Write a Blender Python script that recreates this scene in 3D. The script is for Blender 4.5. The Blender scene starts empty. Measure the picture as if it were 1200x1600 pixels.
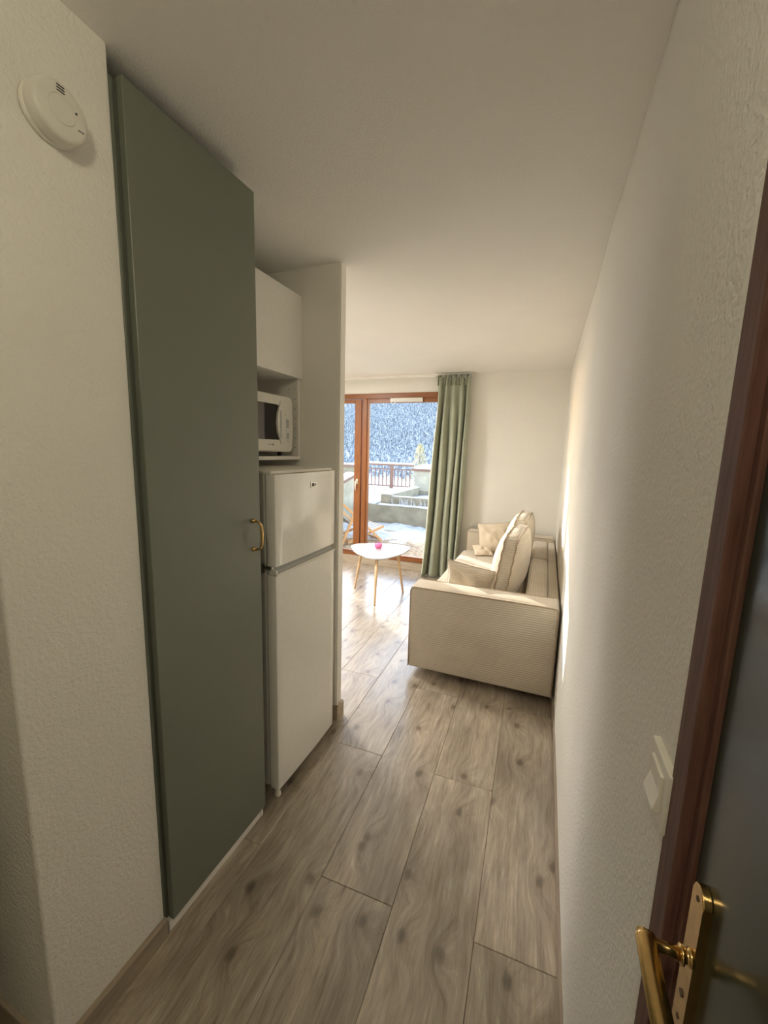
import bpy, bmesh, math, random
from math import sin, cos, pi, radians, sqrt
from mathutils import Vector, Matrix, noise
import numpy as np

random.seed(7)
SC = bpy.context.scene
COL = SC.collection

# ------------------------------------------------------------------ camera
F_PX, YAW, PITCH, ROLL = 631.09, 0.3764, 0.1538, 0.0284
cam_d = bpy.data.cameras.new('camera')
cam_d.sensor_fit = 'VERTICAL'
cam_d.sensor_height = 24.0
cam_d.lens = F_PX / 1600.0 * 24.0
cam_d.clip_start = 0.02
cam_d.clip_end = 4000
cam = bpy.data.objects.new('camera', cam_d)
COL.objects.link(cam)
fw = Vector((-sin(YAW) * cos(PITCH), cos(YAW) * cos(PITCH), -sin(PITCH)))
rt = Vector((cos(YAW), sin(YAW), 0))
up = rt.cross(fw)
r2 = rt * cos(ROLL) + up * sin(ROLL)
u2 = -rt * sin(ROLL) + up * cos(ROLL)
M = Matrix((r2, u2, -fw)).transposed().to_4x4()
M.translation = Vector((-0.164, 0, 1.5375))
cam.matrix_world = M
SC.camera = cam

# ------------------------------------------------------------------ world, sun, exposure
SC.view_settings.view_transform = 'Standard'
SC.view_settings.look = 'None'
SC.view_settings.exposure = 0.55
SC.view_settings.gamma = 1.0
SC.view_settings.use_curve_mapping = False
world = bpy.data.worlds.new('world')
SC.world = world
world.use_nodes = True
wn = world.node_tree
bg = wn.nodes['Background']
sky = wn.nodes.new('ShaderNodeTexSky')
sky.sky_type = 'NISHITA'
sky.sun_disc = False
sky.sun_elevation = radians(20)
sky.sun_rotation = radians(-57)
sky.altitude = 1500
sky.dust_density = 2.0
mixw = wn.nodes.new('ShaderNodeMixRGB')
mixw.blend_type = 'MULTIPLY'
mixw.inputs[0].default_value = 1.0
mixw.inputs[2].default_value = (1.25, 1.04, 0.86, 1)
wn.links.new(sky.outputs[0], mixw.inputs[1])
wn.links.new(mixw.outputs[0], bg.inputs[0])
bg.inputs[1].default_value = 0.85

SUN_DIR = Vector((0.70, -0.55, -0.27)).normalized()
sun_d = bpy.data.lights.new('sun', 'SUN')
sun_d.energy = 5.2
sun_d.angle = radians(0.53)
sun_d.color = (1.0, 0.95, 0.87)
sun = bpy.data.objects.new('sun', sun_d)
COL.objects.link(sun)
sun.location = (-20, 20, 12)
sun.rotation_mode = 'QUATERNION'
sun.rotation_quaternion = SUN_DIR.to_track_quat('-Z', 'Y')

HALL_LAMP_W = 12.0
ROOM_FILL_W = 56.0
SC.cycles.use_denoising = True
SC.cycles.max_bounces = 12
SC.cycles.diffuse_bounces = 8
SC.cycles.transparent_max_bounces = 12


# ------------------------------------------------------------------ materials
def new_mat(name, color=(.8, .8, .8), rough=.5, metal=0.0, spec=.5):
    m = bpy.data.materials.new(name)
    m.use_nodes = True
    b = m.node_tree.nodes['Principled BSDF']
    b.inputs['Base Color'].default_value = (*color, 1)
    b.inputs['Roughness'].default_value = rough
    b.inputs['Metallic'].default_value = metal
    b.inputs['Specular IOR Level'].default_value = spec
    return m


class NT:
    def __init__(s, m):
        s.t = m.node_tree
        s.b = s.t.nodes['Principled BSDF']

    def n(s, kind, **kw):
        nd = s.t.nodes.new(kind)
        for k, v in kw.items():
            if k.startswith('i_'):
                key = k[2:]
                nd.inputs[int(key) if key.isdigit() else key.replace('_', ' ')].default_value = v
            else:
                setattr(nd, k, v)
        return nd

    def l(s, a, b):
        s.t.links.new(a, b)

    def coord(s, kind='Object', scale=(1, 1, 1)):
        c = s.n('ShaderNodeTexCoord')
        mp = s.n('ShaderNodeMapping')
        mp.inputs['Scale'].default_value = scale
        s.l(c.outputs[kind], mp.inputs[0])
        return mp.outputs[0]

    def noise(s, vec, scale=5, detail=4, rough=.5):
        nd = s.n('ShaderNodeTexNoise')
        nd.inputs['Scale'].default_value = scale
        nd.inputs['Detail'].default_value = detail
        nd.inputs['Roughness'].default_value = rough
        s.l(vec, nd.inputs['Vector'])
        return nd.outputs['Fac']

    def ramp(s, fac, stops):
        r = s.n('ShaderNodeValToRGB')
        el = r.color_ramp.elements
        while len(el) < len(stops):
            el.new(.5)
        for e, (p, c) in zip(el, stops):
            e.position = p
            e.color = (*c, 1) if len(c) == 3 else c
        s.l(fac, r.inputs[0])
        return r.outputs[0]

    def mix(s, fac, a, b, mode='MIX'):
        m = s.n('ShaderNodeMixRGB', blend_type=mode)
        for i, v in ((0, fac), (1, a), (2, b)):
            if isinstance(v, (int, float)):
                m.inputs[i].default_value = v
            elif isinstance(v, tuple):
                m.inputs[i].default_value = (*v, 1)
            else:
                s.l(v, m.inputs[i])
        return m.outputs[0]

    def bump(s, h, strength=.3, dist=.01):
        b = s.n('ShaderNodeBump')
        b.inputs['Strength'].default_value = strength
        b.inputs['Distance'].default_value = dist
        s.l(h, b.inputs['Height'])
        s.l(b.outputs[0], s.b.inputs['Normal'])
        return b


def plaster(name, color, scale=90, strength=.5, var=.04):
    m = new_mat(name, color, .85, spec=.25)
    t = NT(m)
    v = t.coord()
    a = t.noise(v, scale, 3, .55)
    b = t.noise(v, 2.5, 3)
    t.l(t.mix(var * 4, color, t.ramp(b, [(.3, tuple(c * .88 for c in color)), (.7, tuple(min(1, c * 1.06) for c in color))])), t.b.inputs['Base Color'])
    big = t.noise(v, 6, 2)
    h = t.n('ShaderNodeMath', operation='MULTIPLY_ADD')
    t.l(big, h.inputs[0])
    h.inputs[1].default_value = .8
    t.l(a, h.inputs[2])
    t.bump(h.outputs[0], strength, .006)
    return m


def grainy(name, color, rough=.5, scale=40, var=.12, strength=.1, spec=.5, metal=0.0):
    m = new_mat(name, color, rough, metal, spec)
    t = NT(m)
    v = t.coord()
    a = t.noise(v, scale, 4)
    t.l(t.ramp(a, [(.3, tuple(c * (1 - var) for c in color)), (.7, tuple(min(1, c * (1 + var)) for c in color))]), t.b.inputs['Base Color'])
    if strength:
        t.bump(a, strength, .003)
    return m


def wood(name, c1, c2, axis='Z', scale=8, stretch=14, rough=.4, strength=.15, spec=.5):
    m = new_mat(name, c1, rough, spec=spec)
    t = NT(m)
    sc = {'X': (1, stretch, stretch), 'Y': (stretch, 1, stretch), 'Z': (stretch, stretch, 1)}[axis]
    v = t.coord('Object', sc)
    a = t.noise(v, scale, 5, .6)
    t.l(t.ramp(a, [(.3, c1), (.7, c2)]), t.b.inputs['Base Color'])
    t.bump(a, strength, .002)
    return m


def corduroy(name, color, axis='Z', period=.0148, strength=.45):
    m = new_mat(name, color, .9, spec=.15)
    t = NT(m)
    v = t.coord()
    w = t.n('ShaderNodeTexWave', wave_type='BANDS', bands_direction=axis)
    w.inputs['Scale'].default_value = .314 / period
    w.inputs['Distortion'].default_value = .15
    w.inputs['Detail'].default_value = 1
    w.inputs['Detail Scale'].default_value = 2
    t.l(v, w.inputs[0])
    n = t.noise(v, 5, 3)
    base = t.ramp(n, [(.3, tuple(c * .92 for c in color)), (.7, tuple(c * 1.05 for c in color))])
    rib = t.ramp(w.outputs['Fac'], [(0, (.62, .60, .56)), (.5, (1, 1, 1))])
    t.l(t.mix(.48, base, rib, 'MULTIPLY'), t.b.inputs['Base Color'])
    t.bump(w.outputs['Fac'], strength, .003)
    t.b.inputs['Sheen Weight'].default_value = .25
    return m


def cloth(name, color, strength=.25, scale=380):
    m = new_mat(name, color, .92, spec=.15)
    t = NT(m)
    v = t.coord()
    a = t.noise(v, scale, 2)
    b = t.noise(v, 6, 3)
    t.l(t.ramp(b, [(.3, tuple(c * .93 for c in color)), (.7, tuple(min(1, c * 1.05) for c in color))]), t.b.inputs['Base Color'])
    t.bump(a, strength, .002)
    t.b.inputs['Sheen Weight'].default_value = .2
    return m


def plank_mat():
    m = new_mat('grey_oak_plank', (.3, .25, .19), .36, spec=1.0)
    t = NT(m)
    c = t.n('ShaderNodeTexCoord')
    oi = t.n('ShaderNodeObjectInfo')
    off = t.n('ShaderNodeVectorMath', operation='SCALE')
    cx = t.n('ShaderNodeCombineXYZ')
    for i, k in enumerate((37.0, 91.0, 13.0)):
        mu = t.n('ShaderNodeMath', operation='MULTIPLY')
        t.l(oi.outputs['Random'], mu.inputs[0])
        mu.inputs[1].default_value = k
        t.l(mu.outputs[0], cx.inputs[i])
    add = t.n('ShaderNodeVectorMath', operation='ADD')
    t.l(c.outputs['Object'], add.inputs[0])
    t.l(cx.outputs[0], add.inputs[1])
    p = add.outputs[0]

    def mapped(sc):
        mp = t.n('ShaderNodeMapping')
        mp.inputs['Scale'].default_value = sc
        t.l(p, mp.inputs[0])
        return mp.outputs[0]
    # knots (2D cells along the board) that also bend the grain around them
    vo = t.n('ShaderNodeTexVoronoi', voronoi_dimensions='2D')
    vo.inputs['Scale'].default_value = 1.0
    kw = t.n('ShaderNodeTexNoise')
    kw.inputs['Scale'].default_value = 18.0
    t.l(p, kw.inputs['Vector'])
    kws = t.n('ShaderNodeVectorMath', operation='SCALE')
    kws.inputs['Scale'].default_value = .022
    t.l(kw.outputs['Color'], kws.inputs[0])
    kadd = t.n('ShaderNodeVectorMath', operation='ADD')
    t.l(p, kadd.inputs[0])
    t.l(kws.outputs[0], kadd.inputs[1])
    kmp = t.n('ShaderNodeMapping')
    kmp.inputs['Scale'].default_value = (4.6, 2.9, 1)
    t.l(kadd.outputs[0], kmp.inputs[0])
    t.l(kmp.outputs[0], vo.inputs['Vector'])
    bend = t.n('ShaderNodeMapRange', interpolation_type='SMOOTHSTEP')
    bend.inputs[1].default_value = .0
    bend.inputs[2].default_value = .42
    bend.inputs[3].default_value = .055
    bend.inputs[4].default_value = 0
    t.l(vo.outputs['Distance'], bend.inputs[0])
    bx_ = t.n('ShaderNodeCombineXYZ')
    t.l(bend.outputs[0], bx_.inputs[0])
    warp = t.n('ShaderNodeTexNoise')
    warp.inputs['Scale'].default_value = 3.0
    warp.inputs['Detail'].default_value = 2
    t.l(mapped((1, .5, 1)), warp.inputs['Vector'])
    ws = t.n('ShaderNodeVectorMath', operation='SCALE')
    ws.inputs['Scale'].default_value = .12
    t.l(warp.outputs['Color'], ws.inputs[0])
    ad2 = t.n('ShaderNodeVectorMath', operation='ADD')
    t.l(p, ad2.inputs[0])
    t.l(ws.outputs[0], ad2.inputs[1])
    ad3 = t.n('ShaderNodeVectorMath', operation='ADD')
    t.l(ad2.outputs[0], ad3.inputs[0])
    t.l(bx_.outputs[0], ad3.inputs[1])
    mp = t.n('ShaderNodeMapping')
    mp.inputs['Scale'].default_value = (26, 2.4, 26)
    t.l(ad3.outputs[0], mp.inputs[0])
    grain = t.noise(mp.outputs[0], 1.7, 9, .72)
    patch = t.noise(mapped((5, 1.4, 5)), 1.3, 4, .6)
    fine = t.noise(mapped((160, 6, 160)), 1.0, 3, .6)
    col = t.ramp(grain, [(.30, (.195, .156, .118)), (.44, (.340, .287, .226)), (.58, (.430, .376, .310)), (.72, (.60, .55, .48))])
    pc = t.ramp(patch, [(.30, (.56, .53, .50)), (.5, (.95, .93, .9)), (.68, (1.28, 1.25, 1.2))])
    col = t.mix(.85, col, pc, 'MULTIPLY')
    kn = t.ramp(vo.outputs['Distance'], [(.025, (.33, .29, .26)), (.055, (.50, .46, .42)), (.085, (.86, .84, .82)), (.20, (1, 1, 1))])
    col = t.mix(.9, col, kn, 'MULTIPLY')
    fn = t.ramp(fine, [(.35, (.82, .81, .79)), (.65, (1.10, 1.10, 1.10))])
    col = t.mix(.8, col, fn, 'MULTIPLY')
    t.l(col, t.b.inputs['Base Color'])
    rr = t.n('ShaderNodeMapRange')
    t.b.inputs['Coat Weight'].default_value = .5
    t.b.inputs['Coat Roughness'].default_value = .24
    rr.inputs[3].default_value = .26
    rr.inputs[4].default_value = .38
    t.l(patch, rr.inputs[0])
    t.l(rr.outputs[0], t.b.inputs['Roughness'])
    t.bump(fine, .12, .002)
    return m


MT = {}
MT['wall'] = plaster('cream_plaster', (.795, .78, .725), 110, .55)
MT['ceil'] = plaster('white_ceiling_plaster', (.82, .81, .775), 140, .45)
MT['paint'] = plaster('smooth_white_paint', (.80, .775, .72), 30, .06)
MT['floor_base'] = grainy('dark_floor_gap', (.09, .07, .05), .8)
MT['plank'] = plank_mat()
MT['skirt'] = wood('grey_oak_skirting', (.26, .20, .15), (.40, .33, .25), 'Y', 4, 12, .45)
MT['skirtx'] = wood('grey_oak_skirting_x', (.34, .27, .20), (.50, .42, .32), 'X', 4, 12, .45)
MT['green'] = grainy('matt_green_grey_laminate', (.158, .170, .136), .42, 300, .05, .03)
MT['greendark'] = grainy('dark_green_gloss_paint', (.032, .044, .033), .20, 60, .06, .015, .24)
MT['white'] = grainy('white_laminate', (.80, .78, .73), .42, 50, .02, 0)
MT['enamel'] = grainy('white_enamel', (.76, .75, .71), .12, 40, .02, .01, .5)
MT['plastic'] = grainy('white_plastic', (.72, .70, .63), .35, 40, .03, 0)
MT['plasticg'] = grainy('grey_plastic', (.42, .43, .42), .35, 40, .03, 0)
MT['black'] = grainy('black_glass', (.012, .012, .012), .06, 40, .1, 0, .5)
MT['dark'] = grainy('dark_rubber', (.03, .03, .03), .6)
MT['ink'] = grainy('grey_print', (.22, .22, .20), .6, 200, .2, 0)
MT['brass'] = grainy('worn_brass', (.62, .42, .17), .24, 60, .15, .03, .5, 1.0)
MT['brassd'] = grainy('dark_screw', (.10, .07, .04), .5, 60, .2, 0, .5, .6)
MT['steel'] = grainy('steel', (.5, .48, .45), .3, 60, .1, 0, .5, 1.0)
MT['mahog'] = wood('red_brown_stained_wood', (.085, .036, .027), (.165, .082, .062), 'Z', 9, 16, .6, .25, .25)
MT['pine'] = wood('orange_stained_pine', (.185, .056, .012), (.29, .104, .026), 'Z', 5, 14, .35, .12)
MT['pinex'] = wood('orange_stained_pine_x', (.185, .056, .012), (.29, .104, .026), 'X', 5, 14, .35, .12)
MT['curtain'] = cloth('sage_green_cloth', (.36, .385, .295))
MT['cordz'] = corduroy('beige_corduroy_level', (.60, .53, .43), 'Z')
MT['cordx'] = corduroy('beige_corduroy_length', (.64, .57, .47), 'X')
MT['cordy'] = corduroy('beige_corduroy_cross', (.64, .57, .47), 'Y')
MT['velvet'] = cloth('beige_velour', (.60, .525, .42), .3, 500)
MT['pillow'] = cloth('cream_cotton', (.70, .61, .48), .3, 500)
MT['piping'] = cloth('beige_piping', (.40, .31, .22), .2, 300)
MT['beech'] = wood('pale_beech', (.60, .40, .22), (.72, .51, .30), 'Z', 6, 14, .45, .08)
MT['tablewhite'] = grainy('white_satin_lacquer', (.56, .575, .59), .22, 30, .01, 0)
MT['concrete'] = grainy('weathered_concrete', (.29, .265, .205), .9, 5, .22, .3, .2)
MT['concrete_lit'] = grainy('bounce_lit_stained_concrete', (.43, .41, .345), .9, 4, .2, .3, .2)  # lighter copy of the concrete: sky and snow bounce put into the colour
MT['coping'] = grainy('brown_painted_metal', (.20, .105, .085), .55, 30, .15, .05)
MT['chairwood'] = wood('deckchair_beech', (.50, .27, .12), (.66, .40, .20), 'Z', 6, 14, .5, .08)
MT['trunk'] = grainy('bark', (.10, .07, .05), .9)


def mat_special():
    # snow
    m = new_mat('snow', (.76, .77, .79), .75, spec=.2)
    t = NT(m)
    v = t.coord()
    t.bump(t.noise(v, 7, 5, .6), 1.0, .12)
    MT['snow'] = m
    # gravel
    m = new_mat('beige_chippings', (.5, .42, .32), .95, spec=.1)
    t = NT(m)
    v = t.coord()
    vo = t.n('ShaderNodeTexVoronoi')
    vo.inputs['Scale'].default_value = 42
    t.l(v, vo.inputs['Vector'])
    hs = t.n('ShaderNodeSeparateColor')
    t.l(vo.outputs['Color'], hs.inputs[0])
    t.l(t.ramp(hs.outputs[0], [(0, (.30, .22, .15)), (.5, (.52, .41, .29)), (1, (.72, .60, .46))]), t.b.inputs['Base Color'])
    iv = t.n('ShaderNodeMath', operation='SUBTRACT')
    iv.inputs[0].default_value = 1
    t.l(vo.outputs['Distance'], iv.inputs[1])
    t.bump(iv.outputs[0], .8, .02)
    MT['gravel'] = m
    # conifer, dark needles dusted with snow
    m = new_mat('snowy_conifer', (.1, .14, .16), .9, spec=.1)
    t = NT(m)
    g = t.n('ShaderNodeNewGeometry')
    mp = t.n('ShaderNodeMapping')
    mp.inputs['Scale'].default_value = (.75, .75, .5)
    t.l(g.outputs['Position'], mp.inputs[0])
    n = t.noise(mp.outputs[0], 1.0, 4, .65)
    t.l(t.ramp(n, [(.35, (.050, .072, .105)), (.50, (.235, .29, .36)), (.66, (.72, .75, .80))]), t.b.inputs['Base Color'])
    MT['conifer'] = m
    # larch needles
    m = new_mat('yellow_needles', (.5, .42, .14), .8, spec=.2)
    t = NT(m)
    v = t.coord()
    t.l(t.ramp(t.noise(v, 3, 3), [(.3, (.42, .38, .17)), (.65, (.74, .68, .42))]), t.b.inputs['Base Color'])
    MT['larch'] = m
    # striped sling cloth
    m = new_mat('striped_sling_cloth', (.7, .7, .7), .9, spec=.1)
    t = NT(m)
    uvn = t.n('ShaderNodeTexCoord')
    sx = t.n('ShaderNodeSeparateXYZ')
    t.l(uvn.outputs['UV'], sx.inputs[0])
    mu = t.n('ShaderNodeMath', operation='MULTIPLY')
    mu.inputs[1].default_value = 4
    t.l(sx.outputs[0], mu.inputs[0])
    fr = t.n('ShaderNodeMath', operation='FRACT')
    t.l(mu.outputs[0], fr.inputs[0])
    r = t.ramp(fr.outputs[0], [(.49, (.82, .82, .80)), (.51, (.36, .38, .40))])
    t.l(r, t.b.inputs['Base Color'])
    MT['sling'] = m

    def glass(name, tint, refl, body=0.0):
        m = bpy.data.materials.new(name)
        m.use_nodes = True
        nt = m.node_tree
        nt.nodes.clear()
        out = nt.nodes.new('ShaderNodeOutputMaterial')
        mx = nt.nodes.new('ShaderNodeMixShader')
        tr = nt.nodes.new('ShaderNodeBsdfTransparent')
        tr.inputs[0].default_value = (*tint, 1)
        gl = nt.nodes.new('ShaderNodeBsdfGlossy')
        gl.inputs['Roughness'].default_value = .01
        fr = nt.nodes.new('ShaderNodeFresnel')
        fr.inputs[0].default_value = refl
        # reflect at the front faces only: the thin pane has no total internal reflection
        geo = nt.nodes.new('ShaderNodeNewGeometry')
        inv = nt.nodes.new('ShaderNodeMath')
        inv.operation = 'SUBTRACT'
        inv.inputs[0].default_value = 1.0
        nt.links.new(geo.outputs['Backfacing'], inv.inputs[1])
        mul = nt.nodes.new('ShaderNodeMath')
        mul.operation = 'MULTIPLY'
        nt.links.new(fr.outputs[0], mul.inputs[0])
        nt.links.new(inv.outputs[0], mul.inputs[1])
        nt.links.new(mul.outputs[0], mx.inputs[0])
        if body:
            df = nt.nodes.new('ShaderNodeBsdfDiffuse')
            df.inputs[0].default_value = (.93, .38, .62, 1)
            bd_ = nt.nodes.new('ShaderNodeMixShader')
            bd_.inputs[0].default_value = body
            nt.links.new(tr.outputs[0], bd_.inputs[1])
            nt.links.new(df.outputs[0], bd_.inputs[2])
            nt.links.new(bd_.outputs[0], mx.inputs[1])
        else:
            nt.links.new(tr.outputs[0], mx.inputs[1])
        nt.links.new(gl.outputs[0], mx.inputs[2])
        nt.links.new(mx.outputs[0], out.inputs[0])
        return m
    MT['glass'] = glass('clear_window_glass', (.97, .98, .97), 1.45)
    MT['pinkglass'] = glass('pink_glass', (1.0, .66, .84), 1.45, .3)
    m = new_mat('pink_wax', (.95, .58, .76), .5)
    MT['pink'] = m
    # lamp diffuser
    m = new_mat('lit_opal_glass', (.9, .85, .75), .4)
    b = m.node_tree.nodes['Principled BSDF']
    b.inputs['Emission Color'].default_value = (1, .80, .52, 1)
    b.inputs['Emission Strength'].default_value = 3.0
    MT['opal'] = m


mat_special()


# ------------------------------------------------------------------ builders
def obj(name, bm, mat, parent=None, smooth=False, loc=None):
    me = bpy.data.meshes.new(name)
    bmesh.ops.recalc_face_normals(bm, faces=bm.faces[:])
    bm.to_mesh(me)
    bm.free()
    me.materials.append(MT[mat] if isinstance(mat, str) else mat)
    if smooth:
        for p in me.polygons:
            p.use_smooth = True
    o = bpy.data.objects.new(name, me)
    COL.objects.link(o)
    if parent is not None:
        o.parent = parent
        if loc is None and parent.type in ('EMPTY', 'MESH'):
            o.location = -world_loc(parent)
    if loc is not None:
        o.location = loc
    return o


def world_loc(o):
    v = Vector(o.location)
    while o.parent is not None:
        o = o.parent
        v = v + Vector(o.location)
    return v


def tag(o, label, cat, group=None, kind=None):
    o['label'] = label
    o['category'] = cat
    if group:
        o['group'] = group
    if kind:
        o['kind'] = kind
    return o


def thing(name, label, cat, loc=(0, 0, 0), group=None):
    o = bpy.data.objects.new(name, None)
    COL.objects.link(o)
    o.location = loc
    return tag(o, label, cat, group)


def struct(o):
    o['kind'] = 'structure'
    return o


def new():
    return bmesh.new()


def box(bm, x0, x1, y0, y1, z0, z1, bev=0.0, seg=2):
    r = bmesh.ops.create_cube(bm, size=1)
    vs = r['verts']
    for v in vs:
        v.co = Vector(((x0 + x1) / 2 + v.co.x * (x1 - x0), (y0 + y1) / 2 + v.co.y * (y1 - y0), (z0 + z1) / 2 + v.co.z * (z1 - z0)))
    if bev > 0:
        es = list({e for v in vs for e in v.link_edges})
        bmesh.ops.bevel(bm, geom=es, offset=bev, segments=seg, affect='EDGES', profile=.5)
    return bm


def bar(bm, p, q, w, h, bev=0.0, upv=(0, 0, 1)):
    """rectangular bar from p to q, w across, h along upv"""
    p, q = Vector(p), Vector(q)
    d = (q - p)
    L = d.length
    d.normalize()
    s = d.cross(Vector(upv))
    if s.length < 1e-4:
        s = d.cross(Vector((0, 1, 0)))
    s.normalize()
    u = s.cross(d)
    vs = []
    for t in (p, q):
        for a, b in ((-1, -1), (1, -1), (1, 1), (-1, 1)):
            vs.append(bm.verts.new(t + s * (a * w / 2) + u * (b * h / 2)))
    fs = [(0, 1, 2, 3), (7, 6, 5, 4)] + [(i, 4 + i, 4 + (i + 1) % 4, (i + 1) % 4) for i in range(4)]
    for f in fs:
        bm.faces.new([vs[i] for i in f])
    if bev > 0:
        es = list({e for v in vs for e in v.link_edges})
        bmesh.ops.bevel(bm, geom=es, offset=bev, segments=2, affect='EDGES', profile=.5)
    return bm


def tube(bm, pts, rad, n=8, closed=False, flat=1.0):
    pts = [Vector(p) for p in pts]
    N = len(pts)
    rads = rad if isinstance(rad, (list, tuple)) else [rad] * N
    rings = []
    prev = None
    for i, p in enumerate(pts):
        a = pts[(i - 1) % N] if (closed or i > 0) else p
        b = pts[(i + 1) % N] if (closed or i < N - 1) else p
        d = (b - a)
        if d.length < 1e-9:
            d = Vector((0, 0, 1))
        d.normalize()
        if prev is None:
            s = d.cross(Vector((0, 0, 1)))
            if s.length < .05:
                s = d.cross(Vector((0, 1, 0)))
        else:
            s = prev - d * prev.dot(d)
        s.normalize()
        prev = s
        u = d.cross(s)
        rings.append([bm.verts.new(p + (s * cos(2 * pi * k / n) + u * sin(2 * pi * k / n) * flat) * rads[i]) for k in range(n)])
    for i in range(N if closed else N - 1):
        r0, r1 = rings[i], rings[(i + 1) % N]
        for k in range(n):
            bm.faces.new((r0[k], r0[(k + 1) % n], r1[(k + 1) % n], r1[k]))
    if not closed:
        bm.faces.new(rings[0][::-1])
        bm.faces.new(rings[-1])
    return bm


def lathe(bm, prof, n=32, axis='Z', origin=(0, 0, 0)):
    o = Vector(origin)
    rings = []
    for r, h in prof:
        ring = []
        for k in range(n):
            a = 2 * pi * k / n
            if axis == 'Z':
                c = Vector((r * cos(a), r * sin(a), h))
            elif axis == 'X':
                c = Vector((h, r * cos(a), r * sin(a)))
            else:
                c = Vector((r * cos(a), h, r * sin(a)))
            ring.append(bm.verts.new(o + c))
        rings.append(ring)
    for i in range(len(rings) - 1):
        for k in range(n):
            bm.faces.new((rings[i][k], rings[i][(k + 1) % n], rings[i + 1][(k + 1) % n], rings[i + 1][k]))
    bm.faces.new(rings[0][::-1])
    bm.faces.new(rings[-1])
    return bm


def prism(bm, poly, axis, a, b, bev=0.0):
    """poly: list of 2D points in the plane normal to axis, extruded from a to b"""
    def P(u, v, w):
        return {'X': (w, u, v), 'Y': (u, w, v), 'Z': (u, v, w)}[axis]
    v0 = [bm.verts.new(P(u, v, a)) for u, v in poly]
    v1 = [bm.verts.new(P(u, v, b)) for u, v in poly]
    bm.faces.new(v0[::-1])
    bm.faces.new(v1)
    n = len(poly)
    for i in range(n):
        bm.faces.new((v0[i], v0[(i + 1) % n], v1[(i + 1) % n], v1[i]))
    if bev > 0:
        es = list({e for v in v0 + v1 for e in v.link_edges})
        bmesh.ops.bevel(bm, geom=es, offset=bev, segments=2, affect='EDGES', profile=.5)
    return bm


def grid(bm, nu, nv, f, thick=None):
    g = [[bm.verts.new(f(i / nu, j / nv)) for j in range(nv + 1)] for i in range(nu + 1)]
    for i in range(nu):
        for j in range(nv):
            bm.faces.new((g[i][j], g[i + 1][j], g[i + 1][j + 1], g[i][j + 1]))
    return g


def solid_grid(bm, nu, nv, f_top, f_bot):
    a = grid(bm, nu, nv, f_top)
    b = grid(bm, nu, nv, f_bot)
    rim_a = [a[i][0] for i in range(nu + 1)] + [a[nu][j] for j in range(1, nv + 1)] + [a[i][nv] for i in range(nu - 1, -1, -1)] + [a[0][j] for j in range(nv - 1, 0, -1)]
    rim_b = [b[i][0] for i in range(nu + 1)] + [b[nu][j] for j in range(1, nv + 1)] + [b[i][nv] for i in range(nu - 1, -1, -1)] + [b[0][j] for j in range(nv - 1, 0, -1)]
    n = len(rim_a)
    for i in range(n):
        bm.faces.new((rim_a[i], rim_a[(i + 1) % n], rim_b[(i + 1) % n], rim_b[i]))


def nz(x, y, z, s=1.0):
    return noise.noise(Vector((x * s, y * s, z * s)))


# ------------------------------------------------------------------ room shell
H = 2.4218
YB = 4.84          # inner face of the window wall
XL = -4.2          # far left wall of the living room
# floor slab and planks
fl = struct(obj('floor', box(new(), -4.4, .15, -1.3, 4.9, -.12, -.0125), 'floor_base'))
W, LP, ROT = .2735, 1.27, .026
col0 = -.25
ROTC = Matrix.Rotation(ROT, 3, 'Z')
plank_cache = {}


def plank_mesh(w, L):
    k = (round(w, 4), round(L, 4))
    if k not in plank_cache:
        bm = new()
        x0, x1, y0, y1, zt, zb, c = .0005, w - .0005, .0005, L - .0005, 0, -.0125, .0016
        lo = [bm.verts.new((x, y, zb)) for x, y in ((x0, y0), (x1, y0), (x1, y1), (x0, y1))]
        mid = [bm.verts.new((x, y, zt - c)) for x, y in ((x0, y0), (x1, y0), (x1, y1), (x0, y1))]
        hi = [bm.verts.new((x, y, zt)) for x, y in ((x0 + c, y0 + c), (x1 - c, y0 + c), (x1 - c, y1 - c), (x0 + c, y1 - c))]
        for a, b in ((lo, mid), (mid, hi)):
            for i in range(4):
                bm.faces.new((a[i], a[(i + 1) % 4], b[(i + 1) % 4], b[i]))
        bm.faces.new(hi)
        me = bpy.data.meshes.new('plank')
        bmesh.ops.recalc_face_normals(bm, faces=bm.faces[:])
        bm.to_mesh(me)
        bm.free()
        me.materials.append(MT['plank'])
        plank_cache[k] = me
    return plank_cache[k]


for c in range(-15, 2):
    xa = col0 + c * W                      # left edge at y = 1
    w = W
    y = (1.092 if c % 2 == 1 else 1.715) - 2 * LP
    if (c == 0):
        y = 1.105 - 2 * LP
    else:
        y = (1.09 if (c % 2 == 0) else 1.712) - 2 * LP
    while y < 4.8:
        y0, y1 = max(y, -1.2), min(y + LP, 4.86)
        if y1 - y0 > .02:
            base = Vector((xa, 1.0, 0)) + ROTC @ Vector((0, y0 - 1.0, 0))
            o = bpy.data.objects.new('plank', plank_mesh(w, y1 - y0))
            COL.objects.link(o)
            o.parent = fl
            o.location = base
            o.rotation_euler = (0, 0, ROT)
        y += LP

# ceiling
bm = new()
solid_grid(bm, 40, 60, lambda u, v: Vector((-4.4 + 4.55 * u, -1.3 + 6.2 * v, H + .004 * nz(u * 9, v * 9, 1))),
           lambda u, v: Vector((-4.4 + 4.55 * u, -1.3 + 6.2 * v, H + .15)))
struct(obj('ceiling', bm, 'ceil', smooth=False))

# right wall (slightly uneven hand-trowelled plaster), with the doorway near the camera
DJ = .497          # far edge of the door casing


def xr(y, z):
    w = min(1, max(0, (y - .6) / .5))
    return w * (.005 * nz(y * 1.1, z * 1.3, 3.3) + .003 * nz(y * 3, z * 3, 8.1))


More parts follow.
